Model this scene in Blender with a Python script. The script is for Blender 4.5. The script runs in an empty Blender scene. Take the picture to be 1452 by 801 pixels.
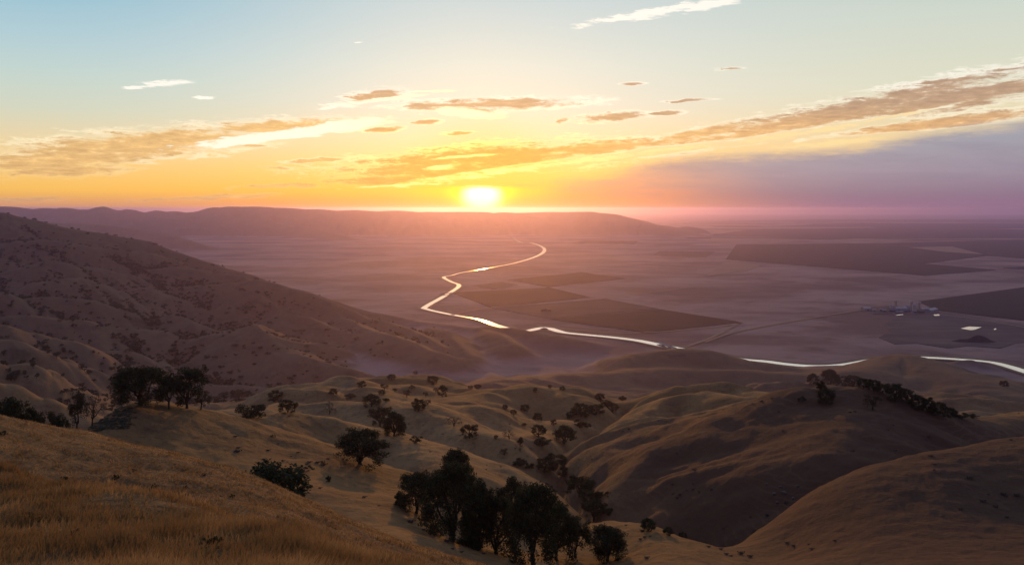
import math, numpy as np
F, YH, CAMZ = 1140.0, 296.0, 400.0          # focal length in photo pixels, horizon row, eye height above the valley floor
W0, H0 = 1452.0, 801.0
def P(px, py, d):
    return ((px-726.0)/F*d, d, CAMZ-(py-YH)/F*d)
# ---------- numpy noise
def _hash(ix, iy, seed):
    h = (ix.astype(np.int64)*374761393 + iy.astype(np.int64)*668265263 + seed*1442695041) & 0xffffffff
    h = ((h ^ (h >> 13))*1274126177) & 0xffffffff
    h = (h ^ (h >> 16)) & 0xffffffff
    return h
def gnoise(x, y, seed=0):
    x = np.asarray(x, float); y = np.asarray(y, float)
    ix = np.floor(x); iy = np.floor(y); fx = x-ix; fy = y-iy
    ux = fx*fx*fx*(fx*(fx*6-15)+10); uy = fy*fy*fy*(fy*(fy*6-15)+10)
    def g(ax, ay, dx, dy):
        a = _hash(ax, ay, seed)*(2*math.pi/4294967296.0)
        return np.cos(a)*dx+np.sin(a)*dy
    a = g(ix, iy, fx, fy); b = g(ix+1, iy, fx-1, fy); c = g(ix, iy+1, fx, fy-1); d = g(ix+1, iy+1, fx-1, fy-1)
    return 1.41*((a+(b-a)*ux)*(1-uy)+(c+(d-c)*ux)*uy)
def fbm(x, y, seed=0, oct=4, gain=.5):
    s = 0; a = 1.0
    for i in range(oct):
        s = s+a*gnoise(x, y, seed+i*17); x = x*2.03+5.3; y = y*2.03-3.1; a *= gain
    return s
def sstep(a, b, x):
    t = np.clip((x-a)/(b-a), 0, 1); return t*t*(3-2*t)
def smax(a, b, k):
    h = np.maximum(k-np.abs(a-b), 0)/k
    return np.maximum(a, b)+h*h*k*.25
# ---------- near hillsides: a thin-plate surface through surveyed points
def V(px, d, z): return ((px-726.0)/F*d, d, CAMZ+z)
NEAR = [P(*a) for a in [
 # the grassy shoulder at the photographer's feet
 (0,801,14),(250,801,14.5),(500,801,15.5),(0,735,21),(200,748,20),(0,690,29),(100,700,27),(300,742,22),
 (0,668,34),(160,690,30),(300,720,26),(430,757,21),(560,803,17.5),(-300,640,40),(-300,760,20),
 # second shoulder
 (0,640,62),(0,594,82),(49,607,84),(113,624,88),(188,648,90),(200,690,62),(263,669,92),(323,684,92),(350,740,54),(417,714,90),
 (450,785,54),(500,744,86),(560,764,82),(610,781,80),(690,803,74),(-300,560,90),
 # third hill with the oak pair and its long right flank
 (130,628,180),(160,584,205),(200,570,220),(250,572,224),(290,578,226),(340,590,228),(400,608,232),(434,617,232),(479,632,230),(535,655,224),(571,666,218),(613,677,210),(660,695,205),
 (200,640,182),(280,655,178),(360,665,176),(430,680,170),(500,690,178),(560,690,190),(300,610,204),(400,640,202),
 # slope in front of the oak grove
 (450,702,150),(500,708,152),(558,716,152),(610,744,146),(690,780,140),(770,803,132),(560,757,118),(650,795,106),(620,730,158),(700,765,156),(760,770,168),
 # knoll right of the grove
 (800,757,180),(830,742,188),(880,738,190),(930,745,186),(985,765,170),(1055,803,142),(860,790,158),(950,803,136),
 # near right-hand hill
 (1452,801,110),(1300,801,120),(1150,801,130),(1300,720,160),(1452,720,160),(1200,745,158),(1110,780,160),
 (1452,628,232),(1380,636,222),(1300,645,212),(1200,670,205),(1130,705,196),(1070,750,186),(1040,772,180),(1700,620,240),(1700,760,130)]]
NEAR += [V(*a) for a in [
 (0,46,-18),(160,42,-17.5),(300,37,-17),(430,31,-16),(560,27,-14.5),
 (0,112,-40),(113,118,-44),(263,120,-49),(417,118,-51),(-300,120,-38),
 (0,165,-49.5),(60,168,-50.5),(110,178,-54.5),(60,235,-82),
 (160,255,-84),(220,272,-84),(290,275,-86),(400,278,-91),(480,274,-92),(560,262,-96),(640,246,-98),(700,236,-98),
 (800,230,-102),(880,236,-103),(950,225,-103),(1010,212,-100),(1060,228,-103),
 (1130,240,-104),(1200,255,-106),(1300,272,-108),(1400,290,-110),(1452,300,-110),(1700,300,-100),
 (0,330,-140),(200,340,-140),(400,345,-140),(600,340,-145),(800,330,-150),(1000,330,-150),(1200,360,-150),(1452,400,-150),(-400,300,-130),(2000,380,-140)]]
NEAR += [(0,0,CAMZ-1.65),(-15,-12,CAMZ+.6),(15,-12,CAMZ-.2),(8,10,CAMZ-6.5),(-8,6,CAMZ-3.4),(25,40,CAMZ-23),(60,70,CAMZ-33),(20,80,CAMZ-44),(20,110,CAMZ-53),
 (-60,-60,CAMZ+9),(60,-60,CAMZ+4),(-160,-20,CAMZ+10),(170,20,CAMZ-12),(-120,60,CAMZ-8),(0,-200,CAMZ+20),(-250,-200,CAMZ+20),(250,-200,CAMZ+10),(-250,80,CAMZ-20),(260,80,CAMZ-40)]
NEAR = np.array(NEAR)
def _tps_k(r2): return r2*np.log(np.maximum(r2, 1e-9))
def _warpxy(x, y):                          # even out the point spacing: radius on a log scale
    r = np.hypot(x, y); s = np.log1p(r/25.0)*40.0/np.maximum(r, 1e-6); s = np.where(r < 1e-4, 1.6, s)
    return x*s, y*s
def _tps_fit():
    X, Y = _warpxy(NEAR[:,0], NEAR[:,1]); n = len(X)
    A = np.zeros((n+3, n+3))
    A[:n,:n] = _tps_k((X[:,None]-X)**2+(Y[:,None]-Y)**2)+np.eye(n)*2.0
    A[:n,n] = 1; A[:n,n+1] = X; A[:n,n+2] = Y; A[n:,:n] = A[:n,n:].T
    return X, Y, np.linalg.solve(A, np.concatenate([NEAR[:,2], [0,0,0]]))
TX, TY, TW = _tps_fit()
def tps(x, y):
    x, y = _warpxy(x, y); n = len(TX)
    z = TW[n]+TW[n+1]*x+TW[n+2]*y
    for i in range(n):
        z = z+TW[i]*_tps_k((x-TX[i])**2+(y-TY[i])**2)
    return z
def R(s, r, fa, fl, *pts): return dict(s=s, r=r, fa=fa, fl=fl, p=np.array([P(*p) for p in pts]))
def spur(d0, d1, *pts):                     # a spur of the left mountain, from distance d0 to distance d1
    n = len(pts); return R(.50, 13, .17, 105, *[(x, y, d0+(d1-d0)*i/(n-1)) for i, (x, y) in enumerate(pts)])
# ---------- ridges: crest points (photo column, photo row, distance); slope, crest rounding, flute depth, flute spacing
RIDGES = [
 # middle hills
 R(.44,12,.08,60,(330,592,300),(400,588,330),(454,590,338),(494,599,340),(535,612,338),(580,628,322),(625,653,296),(658,671,276)),
 R(.46,11,.08,60,(560,622,350),(607,630,338),(658,643,326),(700,650,318),(724,658,312),(759,668,304),(794,686,292)),
 R(.44,12,.10,70,(470,572,520),(540,567,505),(583,570,485),(618,582,468),(654,600,440),(677,610,424),(712,623,408),(742,646,388)),
 R(.44,11,.08,70,(600,560,600),(642,569,570),(665,578,552),(700,595,525),(747,604,512)),
 R(.38,40,.06,90,(640,560,640),(691,552,700),(724,553,705),(759,548,705),(785,549,700),(818,560,680),(850,576,640)),
 R(.38,30,.10,90,(430,545,800),(500,538,830),(560,532,860),(590,533,860),(614,536,850),(637,541,830),(668,553,790)),
 R(.40,20,.10,80,(530,541,740),(560,539,770),(602,546,750),(622,558,700)),
 R(.40,22,.10,80,(440,548,640),(497,537,710),(526,548,660),(566,566,610)),
 R(.38,25,.10,80,(330,573,470),(400,570,520),(458,568,530),(508,573,520),(545,585,470)),
 R(.38,20,.08,80,(760,604,470),(800,598,520),(850,590,560),(880,578,620)),
 # right-hand hill and its folds
 R(.42,12,.16,42,(1085,576,352),(1124,556,346),(1148,548,342),(1185,545,340),(1221,552,336),(1270,570,332),(1318,585,334),(1342,592,340),(1391,592,365),(1452,585,400),(1600,575,440)),
 R(.46,7,.20,36,(1124,556,346),(1080,572,352),(1020,596,350),(940,624,335),(880,660,310),(850,690,292)),
 R(.46,7,.20,36,(1090,566,400),(1040,572,430),(970,592,420),(900,616,395),(840,652,352)),
 R(.46,7,.18,40,(1080,562,470),(1000,572,500),(930,592,480),(870,612,450),(812,634,415)),
 R(.42,9,.18,45,(1076,562,560),(1000,551,600),(940,558,610),(900,570,590),(850,597,530),(815,617,480)),
 R(.42,9,.16,45,(1100,558,640),(1040,549,700),(960,546,720),(890,560,690)),
 R(.34,12,.14,40,(1221,556,330),(1210,600,290),(1190,640,262)),
 # low hills before the canal
 R(.26,60,.10,200,(700,546,1450),(745,539,1560),(800,533,1650),(880,531,1700),(960,525,1720),(1070,524,1700),(1150,531,1650),(1230,531,1620)),
 R(.30,50,.10,160,(885,536,1800),(924,509,1880),(952,499,1900),(1000,497,1900),(1032,505,1900),(1080,513,1880)),
 R(.26,50,.10,160,(1200,526,1640),(1255,517,1740),(1290,506,1800),(1340,524,1640),(1400,545,1470),(1452,560,1370),(1560,580,1250)),
 R(.30,40,.10,140,(1270,575,1000),(1313,559,1080),(1342,554,1100),(1367,557,1090),(1403,575,1010),(1440,592,900)),
 R(.28,40,.10,140,(1120,545,1300),(1200,540,1350),(1260,546,1300),(1300,560,1200)),
 R(.5,12,.05,80,(1352,516,2010),(1366,511.5,2022),(1384,511,2030),(1396,516,2020)),
 # the long mountain on the left
 R(.62,45,.16,330,(-700,250,3000),(-330,275,2900),(-150,290,2850),(0,303,2900),(100,325,3000),(200,342,3100),(300,371,3150),(400,405,3080),(500,434,2920),(590,454,2760),(660,462.5,2620),(735,466,2500),(790,475,2400),(830,483,2340)),
 R(.46,11,.24,120,(240,440,2250),(303,460,2080),(330,457,2030),(358,452,2010),(375,463,1970),(389,476,1930),(410,490,1880),(434,503,1830),(470,514,1810),(508,525,1800)),
 R(.50,10,.2,90,(358,452,2010),(352,472,1950),(345,495,1890)),
 R(.50,10,.2,90,(389,476,1930),(392,500,1850)),
 R(.52,16,.16,110,(180,530,1500),(260,540,1560),(330,545,1600),(390,548,1640)),
 R(.48,14,.22,110,(470,447,2620),(500,451,2480),(535,464,2300),(560,470,2220),(590,482,2110),(612,493,2040),(650,504,1990)),
 R(.48,14,.22,100,(540,452,2640),(575,462,2430),(610,474,2260),(632,489,2120)),
 R(.48,14,.22,100,(615,463,2560),(640,468,2360),(657,482,2190),(672,501,2040)),
 R(.46,14,.22,100,(690,466,2540),(716,474,2320),(735,488,2150)),
 spur(2700,2900,(-60,352),(20,338),(86,340),(140,347),(190,357),(242,369)),
 spur(2400,2650,(-80,388),(0,380),(52,368),(100,368),(142,376),(175,386),(205,398)),
 spur(2740,2860,(150,384),(200,377),(242,375),(302,382),(340,390),(370,401)),
 spur(2240,2500,(40,398),(86,389),(112,387),(138,398),(165,410),(190,420),(242,442)),
 spur(2020,2300,(-90,414),(0,407),(30,414),(78,417),(125,423),(173,435),(205,448),(236,463)),
 spur(2460,2600,(130,412),(168,405),(207,403),(259,417),(285,430),(302,441),(332,447)),
 spur(2700,2640,(210,415),(260,402),(302,394),(358,393),(390,400),(415,411),(460,426),(505,440)),
 spur(1760,2080,(-60,440),(0,438),(56,447),(100,446),(142,450),(185,456),(225,467),(262,484),(305,506)),
 spur(1480,1620,(-60,452),(0,455),(35,463),(70,472),(95,482),(120,499),(142,518),(176,541)),
 spur(1540,1860,(60,486),(85,487),(125,492),(173,492),(216,509),(248,521),(280,532)),
 spur(1230,1420,(-80,470),(0,482),(40,497),(70,505),(100,520),(140,546)),
 spur(1060,1150,(-80,498),(0,508),(43,520),(86,540),(130,562)),
 spur(890,940,(-80,530),(0,541),(60,556),(110,576)),
 spur(2380,2300,(330,462),(363,453),(390,444),(415,440),(435,443),(449,450),(475,460),(505,470)),
 spur(2850,2520,(420,425),(460,428),(490,440),(520,455),(548,472)),
 # far ranges beyond the plain
 R(.34,50,.22,620,(-900,300,13824),(-300,296,12655),(-60,292.5,12994),(0,292,13107),(50,295.5,13220),(85,294.5,13220),(105,296,13220),(122,297.5,13220),(134,293.5,13164),(141,292,13164),(152,295,13164),(165,298,13164),(178,296,13107),(188,297.5,13107),(204,301,13107),(222,298.5,13107),(236,299.5,13107),(255,300,13107),(276,301,13107),(300,294.5,13107),(335,292,12994),(380,293,12994),(420,295.5,12994),(480,297.5,12881),(540,298.5,12881),(620,300,12881),(690,301,12881),(740,301.5,13107)),
 R(.30,60,.18,500,(-500,320,8280),(-100,315,8395),(34,314,8510),(100,316,8625),(150,319,8625),(210,327,8395),(262,339,8049),(300,350,7704)),
 R(.28,80,.18,560,(170,322,11776),(230,309,12288),(285,305,12672),(350,309,12288),(430,321,11776),(500,337,10005)),
 R(.24,220,.10,900,(545,320,13312),(640,307,13568),(700,302.5,13824),(760,301,13824),(800,300.5,13696),(835,300.5,13568),(862,303,13312),(890,311,13056),(915,317,12672),(940,323,12288),(985,332,11776)),
]
def ridge_h(rd, x, y):
    p = rd['p']; best = np.full(x.shape, -1e9); acc = 0.0; r = rd['r']; bt = np.zeros(x.shape); bd = np.zeros(x.shape)
    for i in range(len(p)-1):
        a, b = p[i], p[i+1]; dx, dy = b[0]-a[0], b[1]-a[1]; L2 = dx*dx+dy*dy; L = math.sqrt(L2)
        t = np.clip(((x-a[0])*dx+(y-a[1])*dy)/L2, 0, 1)
        d = np.hypot(x-a[0]-t*dx, y-a[1]-t*dy)
        ts = t
        h = a[2]+(b[2]-a[2])*ts-rd['s']*(np.sqrt(d*d+r*r)-r)
        m = h > best
        best = np.where(m, h, best); bt = np.where(m, acc+t*L, bt); bd = np.where(m, d, bd)
        acc += L
    fl = rd['fl']; sd = int(abs(p[0][0])*7+p[0][1]) % 9973
    ax, ay = p[-1][0]-p[0][0], p[-1][1]-p[0][1]; al = math.hypot(ax, ay); ax /= al; ay /= al
    tt = (x-p[0][0])*ax+(y-p[0][1])*ay; vv = -(x-p[0][0])*ay+(y-p[0][1])*ax; tt = tt+.35*fl*gnoise(tt/(2*fl), vv/(2*fl), sd+9)
    n1 = np.abs(gnoise(tt/fl+3.1, vv/(fl*3.2)+.7, sd))
    n2 = np.abs(gnoise(tt/(fl*.42)+8.1, vv/(fl*1.6)+2.7, sd+5))
    de = bd*bd/(bd+fl*.25); dm = fl*1.6; de = dm*(1-np.exp(-de/dm))
    rd['bd'] = bd
    return best+rd['fa']*de*(n1*1.9-.75+.55*(n2*1.9-.7))
RAVINE = np.array([P(*p)[:2] for p in [(1040,770,228),(960,755,250),(870,737,268),(838,692,300),(800,655,360),(775,618,460),(815,600,520),(850,583,600),(885,566,720)]])
def base_h(x, y):
    r = np.hypot(x, y)
    z = np.interp(r, [0,250,420,600,850,1150,1500,1750,1950,2080], [-150,-152,-165,-195,-220,-268,-340,-382,-398,-400])
    return CAMZ+z
def height(x, y):
    x = np.asarray(x, float); y = np.asarray(y, float); shp = x.shape; x = x.ravel(); y = y.ravel()
    r = np.hypot(x, y)
    wf = .012*np.clip(r, 0, 6000)*sstep(200, 600, r)
    xw = x+wf*fbm(x/(.14*r+20), y/(.14*r+20), 3, 3); yw = y+wf*fbm(x/(.14*r+20), y/(.14*r+20), 77, 3)
    b = base_h(x, y); z = b.copy(); md = np.full(x.shape, 1e4)
    for rd in RIDGES:
        p = rd['p']; reach = (p[:,2].max()+60)/rd['s']+rd['r']
        if p[:,1].max() < 900: reach = 420
        m = (xw > p[:,0].min()-reach) & (xw < p[:,0].max()+reach) & (yw > p[:,1].min()-reach) & (yw < p[:,1].max()+reach)
        if not m.any(): continue
        h = ridge_h(rd, xw[m], yw[m])
        if rd['fl'] == 330: md[m] = rd['bd']
        dd = np.median(np.hypot(p[:,0], p[:,1]))
        z[m] = smax(z[m], h, min(3+dd*.006, 40))
    m = r < 420
    if m.any():
        t = tps(x[m], y[m]); f = sstep(330, 420, r[m])
        z[m] = smax(z[m], t-f*120, 4.0)
    up0 = sstep(1.0, 40.0, z-CAMZ+400); up = np.where(r < 2300, up0, sstep(1.0, 25.0, z-b))
    m = r < 900
    if m.any():
        dr = np.full(m.sum(), 1e9)
        for a, c in zip(RAVINE[:-1], RAVINE[1:]):
            e = c-a; q = np.clip(((xw[m]-a[0])*e[0]+(yw[m]-a[1])*e[1])/(e@e), 0, 1); dr = np.minimum(dr, np.hypot(xw[m]-a[0]-q*e[0], yw[m]-a[1]-q*e[1]))
        z[m] -= 17*np.exp(-dr/14)
    # eroded folds: rounded backs, sharp gullies
    mid = sstep(260, 420, r)*(1-sstep(1300, 1900, r))
    xr, yr = .93*x-.36*y, .36*x+.93*y
    fold = np.abs(gnoise(xr/150+.3*gnoise(x/90, y/90, 5), yr/85, 101))*1.9-.75+.5*(np.abs(gnoise(xr/62, yr/40, 103))*1.9-.7)*.7+.12*(np.abs(gnoise(xr/28, yr/19, 107))*1.9-.7)
    z = z+up*mid*8.5*np.clip(r/900, .35, 1.3)*fold
    lf = up*sstep(1050, 1700, y)*sstep(250, -350, x)*(1-sstep(5000, 7000, y))
    xr, yr = .955*x-.30*y, .30*x+.955*y
    yr = yr+60*gnoise(x/420, y/420, 6)
    fold = np.abs(gnoise(xr/1700, yr/250, 201))*1.9-.75+.5*(np.abs(gnoise(xr/800, yr/112, 203))*1.9-.7)+.10*(np.abs(gnoise(xr/190, yr/56, 207))*1.9-.7)
    z = z+lf*sstep(0, 120, z-b)*sstep(30, 300, md)*20*fold
    A = np.clip(r*.0022, 0, 7.0)
    z = z+up*A*(fbm(x/(.10*r+14), y/(.10*r+14), 21, 4, .55)*.8)
    nr = 1-sstep(60, 900, r)
    rill = (np.abs(gnoise(x/13+.5*gnoise(x/30, y/30, 36), y/9, 35))*1.9-.7)*sstep(150, 260, r)*up
    z = z+nr*.55*rill
    z = z+nr*(.26*fbm(x/5.0, y/5.0, 31, 3)*sstep(4, 30, r)+.05*fbm(x/.9, y/.9, 41, 2))
    z = z+(1-up)*sstep(800, 2500, r)*.6*fbm(x/160, y/160, 61, 3)
    z = np.where(z > CAMZ+24, CAMZ+24+16*(1-np.exp(-(z-CAMZ-24)/16)), z)
    return z.reshape(shp)
SUN_ELEV, SUN_E, SUN_COL, SKY_S = 3.0, 1.6, (1.0, .41, .08), 0.98
HAZE_COL, HAZE_D, HAZE_G, EXPO = (.57,.48,.97,1), 3.6e-5, .80, 0.0
import bpy, random
from mathutils import Vector, Matrix
random.seed(5); RNG = np.random.default_rng(11)
SC = bpy.context.scene; COL = SC.collection
def lin(r, g, b):
    return tuple((c/12.92 if c <= .04045 else ((c+.055)/1.055)**2.4) for c in (r/255, g/255, b/255))
# ---------- object helpers
def tag(o, label=None, cat=None, group=None, kind=None):
    for k, v in (('label', label), ('category', cat), ('group', group), ('kind', kind)):
        if v: o[k] = v
    return o
def mesh_np(name, co, faces, k, mat=None, smooth=False, fattr=None):
    co = np.ascontiguousarray(co, np.float32); faces = np.ascontiguousarray(faces, np.int32)
    me = bpy.data.meshes.new(name); n = len(faces)
    me.vertices.add(len(co)); me.vertices.foreach_set('co', co.ravel())
    me.loops.add(n*k); me.loops.foreach_set('vertex_index', faces.ravel())
    me.polygons.add(n); me.polygons.foreach_set('loop_start', np.arange(0, n*k, k, dtype=np.int32))
    me.polygons.foreach_set('use_smooth', np.full(n, smooth))
    me.update(calc_edges=True)
    if mat: me.materials.append(mat)
    return me
def pydata(name, v, f, mat=None):
    me = bpy.data.meshes.new(name); me.from_pydata(v, [], f); me.update()
    if mat: me.materials.append(mat)
    return me
def link(name, me, parent=None):
    o = bpy.data.objects.new(name, me); COL.objects.link(o)
    if parent: o.parent = parent
    return o
# ---------- node helpers
class NT:
    def __init__(s, tree): s.t = tree; s.n = tree.nodes; s.l = tree.links
    def new(s, typ, **kw):
        n = s.n.new(typ)
        for k, v in kw.items(): setattr(n, k, v)
        return n
    def put(s, sock, v):
        if isinstance(v, bpy.types.NodeSocket): s.l.new(v, sock)
        elif v is not None: sock.default_value = v
    def m(s, op, a, b=None, c=None, clamp=False):
        n = s.new('ShaderNodeMath', operation=op, use_clamp=clamp)
        for i, v in enumerate((a, b, c)): s.put(n.inputs[i], v)
        return n.outputs[0]
    def vm(s, op, a, b=None, scale=None):
        n = s.new('ShaderNodeVectorMath', operation=op)
        s.put(n.inputs[0], a); s.put(n.inputs[1], b)
        if scale is not None: s.put(n.inputs['Scale'], scale)
        return n.outputs['Value'] if op in ('LENGTH', 'DOT_PRODUCT', 'DISTANCE') else n.outputs[0]
    def sm(s, v, a, b, lo=0.0, hi=1.0):
        n = s.new('ShaderNodeMapRange', interpolation_type='SMOOTHSTEP')
        for i, q in enumerate((v, a, b, lo, hi)): s.put(n.inputs[i], q)
        return n.outputs[0]
    def mix(s, f, a, b, mode='MIX'):
        n = s.new('ShaderNodeMix', data_type='RGBA', blend_type=mode); n.clamp_factor = True
        s.put(n.inputs[0], f)
        for i, v in ((6, a), (7, b)): s.put(n.inputs[i], (*v, 1) if isinstance(v, tuple) and len(v) == 3 else v)
        return n.outputs[2]
    def ramp(s, f, stops, mode='LINEAR'):
        n = s.new('ShaderNodeValToRGB'); n.color_ramp.interpolation = mode; e = n.color_ramp.elements
        while len(e) < len(stops): e.new(.5)
        for q, (p, c) in zip(e, stops): q.position = p; q.color = (*c, 1)
        s.put(n.inputs[0], f); return n.outputs[0]
    def noise(s, vec, scale, detail=4, rough=.55, dist=0.0):
        n = s.new('ShaderNodeTexNoise'); s.put(n.inputs['Vector'], vec); n.inputs['Scale'].default_value = scale
        n.inputs['Detail'].default_value = detail; n.inputs['Roughness'].default_value = rough; n.inputs['Distortion'].default_value = dist
        return n.outputs['Fac']
    def mapping(s, vec, loc=(0,0,0), rot=(0,0,0), scale=(1,1,1), typ='POINT'):
        n = s.new('ShaderNodeMapping', vector_type=typ); s.put(n.inputs[0], vec)
        n.inputs[1].default_value = loc if typ != 'NORMAL' else (0,0,0)
        n.inputs['Rotation'].default_value = rot; n.inputs['Scale'].default_value = scale
        return n.outputs[0]
def new_mat(name, rough=.9, spec=.2):
    m = bpy.data.materials.new(name); m.use_nodes = True; t = NT(m.node_tree)
    b = t.n['Principled BSDF']; b.inputs['Roughness'].default_value = rough; b.inputs['Specular IOR Level'].default_value = spec
    return m, t, b
def plain_mat(name, col, rough=.9, var=.25, scale=.3, metallic=0.0):
    m, t, b = new_mat(name, rough); pos = t.new('ShaderNodeNewGeometry').outputs['Position']
    f = t.noise(pos, scale, 5)
    t.put(b.inputs['Base Color'], t.mix(f, tuple(c*(1-var) for c in col), tuple(c*(1+var) for c in col)))
    b.inputs['Metallic'].default_value = metallic
    return m
# ---------- camera, sun
cam = bpy.data.cameras.new('camera'); camo = bpy.data.objects.new('camera', cam); COL.objects.link(camo)
cam.sensor_width = 36; cam.lens = F/W0*36; cam.shift_y = -(H0/2-YH)/W0; cam.clip_start = .2; cam.clip_end = 200000
camo.location = (0, 0, CAMZ); camo.rotation_euler = (math.radians(90), 0, 0); SC.camera = camo
SUN_PX, SUN_PY = 683.0, 282.0
SUN_AZ = math.atan((SUN_PX-726)/F); SUN_EL = math.radians(SUN_ELEV)
sl = bpy.data.lights.new('sun', 'SUN'); sl.energy = SUN_E; sl.angle = math.radians(.6); sl.color = SUN_COL
so = bpy.data.objects.new('sun', sl); COL.objects.link(so); so.location = (0, 0, 900)
sd = Vector((math.sin(SUN_AZ)*math.cos(SUN_EL), math.cos(SUN_AZ)*math.cos(SUN_EL), math.sin(SUN_EL)))
so.rotation_euler = (-sd).to_track_quat('-Z', 'Y').to_euler()
# ---------- sky
def AE(px, py):
    return math.degrees(math.atan((px-726)/F)), math.degrees(math.atan((YH-py)/math.hypot(F, px-726)))
def build_world():
    w = bpy.data.worlds.new('World'); SC.world = w; w.use_nodes = True; t = NT(w.node_tree); t.n.clear()
    out = t.new('ShaderNodeOutputWorld')
    sky = t.new('ShaderNodeTexSky', sky_type='NISHITA'); sky.sun_disc = False; sky.sun_elevation = SUN_EL; sky.sun_rotation = SUN_AZ
    sky.altitude = 600; sky.dust_density = 3.0
    b1 = t.new('ShaderNodeBackground'); t.put(b1.inputs[0], sky.outputs[0]); b1.inputs[1].default_value = .012
    d = t.new('ShaderNodeTexCoord').outputs['Generated']; sp = t.new('ShaderNodeSeparateXYZ'); t.put(sp.inputs[0], d)
    x, y, z = sp.outputs
    az = t.m('MULTIPLY', t.m('ARCTAN2', x, y), 57.29578)
    el = t.m('MULTIPLY', t.m('ARCSINE', z), 57.29578)
    f = t.m('DIVIDE', el, 30.0, clamp=True)
    def col(stops): return t.ramp(f, [(e/30.0, lin(*c)) for e, c in stops])
    left = col([(0,(240,172,84)),(1.2,(247,190,92)),(2.6,(243,200,124)),(4.3,(230,209,166)),(6.2,(206,211,192)),(8.4,(190,210,206)),(10.4,(174,203,212)),(13,(152,193,211)),(19,(128,176,200)),(30,(112,130,158))])
    mid = col([(0,(252,150,60)),(1.5,(252,186,80)),(3,(248,202,124)),(5,(238,214,174)),(7.3,(222,219,206)),(10,(214,220,213)),(14.6,(193,209,214)),(20,(176,198,208)),(30,(124,136,160))])
    right = col([(0,(206,150,140)),(2,(232,180,130)),(4,(238,205,150)),(6,(230,216,180)),(8,(220,219,197)),(12.4,(204,213,203)),(20,(176,194,198)),(30,(120,134,156))])
    aa = t.m('ABSOLUTE', az)
    c = t.mix(t.sm(az, -2.0, -31.0), mid, left); c = t.mix(t.sm(az, 2.0, 30.0), c, right)
    # the sky behind the photographer: dull dusk blue
    back = t.ramp(f, [(0, lin(72,60,98)), (.3, lin(84,80,118)), (1, lin(108,112,150))])
    c = t.mix(t.sm(aa, 45.0, 120.0), c, back)
    # shared cloud textures, stretched along a slightly rising direction
    cv = t.new('ShaderNodeCombineXYZ'); t.put(cv.inputs[0], az); t.put(cv.inputs[1], el); v0 = cv.outputs[0]
    tilt = math.radians(-7)
    n1 = t.noise(t.mapping(v0, rot=(0,0,tilt), scale=(.24,1.7,1)), 1.0, 6, .6, .6)
    n2 = t.noise(t.mapping(v0, loc=(9,4,2), rot=(0,0,tilt), scale=(.75,3.8,1)), 1.0, 7, .65, .3)
    n3 = t.noise(t.mapping(v0, loc=(3,7,5), rot=(0,0,tilt*.6), scale=(2.2,7.5,1)), 1.0, 6, .65)
    nn = t.m('ADD', t.m('MULTIPLY', t.m('SUBTRACT', n1, .5), 1.35), t.m('MULTIPLY', t.m('SUBTRACT', n2, .5), 1.6)); nn = t.m('ADD', nn, t.m('MULTIPLY', t.m('SUBTRACT', n3, .5), .6))
    wv = t.new('ShaderNodeCombineXYZ'); t.put(wv.inputs[0], t.m('MULTIPLY', t.m('SUBTRACT', n2, .5), 2.0)); t.put(wv.inputs[1], t.m('MULTIPLY', t.m('SUBTRACT', n1, .5), .55))
    v = t.vm('ADD', v0, wv.outputs[0])
    def strokes(lst, vec):
        acc = None
        for (px, py, L, Wd, ang) in lst:
            a, e = AE(px, py); k = 57.3/math.hypot(F, px-726)
            q = t.vm('LENGTH', t.mapping(vec, (a, e, 0), (0, 0, math.radians(ang)), (L*k*.97, Wd*k*(.72 if Wd <= 5 else 1.0), 1), 'TEXTURE'))
            g = t.m('SUBTRACT', 1.0, q); acc = g if acc is None else t.m('MAXIMUM', acc, g)
        return acc
    white2 = strokes([(400,192,165,9,8.5),(490,177,75,9,8),(655,160,50,9,-4),(560,139,60,5,6),(330,205,60,6,10)], v)
    white = strokes([(940,16,150,9,7),(1000,7,75,9,7),(235,119,50,6,7),(195,125,30,4,8),(290,138,18,4,4),(508,62,13,3,5),
        (530,141,85,8,9),(610,130,45,3,4),(655,158,44,10,-4),(690,165,40,6,0),(625,235,26,4,6),(465,152,20,4,15)], v)
    dark = strokes([(215,204,200,21,7.5),(85,228,120,18,5),(390,181,130,11,5),(90,241,95,7,3),(535,135,42,8,9),(700,148,120,9,2),(620,151,55,7,-2),(868,166,52,7,3),
        (895,120,20,4,2),(942,160,28,4,2),(975,143,36,3,1),(545,183,30,5,6),(603,173,22,5,6),(652,189,25,4,2),(795,173,14,5,20),(450,227,42,4.5,4),(345,207,36,3,2),
        (400,264,60,5,2),(390,239,22,3,2),(1035,98,18,3,0),(300,280,90,5,3),(30,283,60,5,2),(690,226,215,20,4.5),(620,240,140,15,4),(840,211,110,11,5),(550,256,90,8,3),
        (1190,160,275,17,10.5),(1350,141,150,17,7),(1000,188,90,9,10),(1345,115,62,5,3),(1430,124,60,12,6),(1330,175,150,9,5)], v)
    gaps = strokes([(705,245,200,9,7.5),(830,228,140,7,7),(560,262,110,5,5),(660,222,60,4,5),(625,238,34,6,4),(1130,190,160,7,7),(1250,168,120,5,9),(590,262,70,4,4),(950,212,110,6,6),(1190,203,200,9,4),(1415,187,34,6,6)], v)
    # glow about the sun
    sdir = (math.sin(SUN_AZ)*math.cos(math.radians(.72)), math.cos(SUN_AZ)*math.cos(math.radians(.72)), math.sin(math.radians(.72)))
    ang = t.m('MULTIPLY', t.m('ARCCOSINE', t.m('MINIMUM', t.vm('DOT_PRODUCT', d, sdir), 1.0)), 57.29578)
    near = t.sm(ang, 16.0, 2.0)
    c = t.mix(t.m('MULTIPLY', t.sm(ang, 7.5, 1.5), .5), c, lin(255,180,62))
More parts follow.
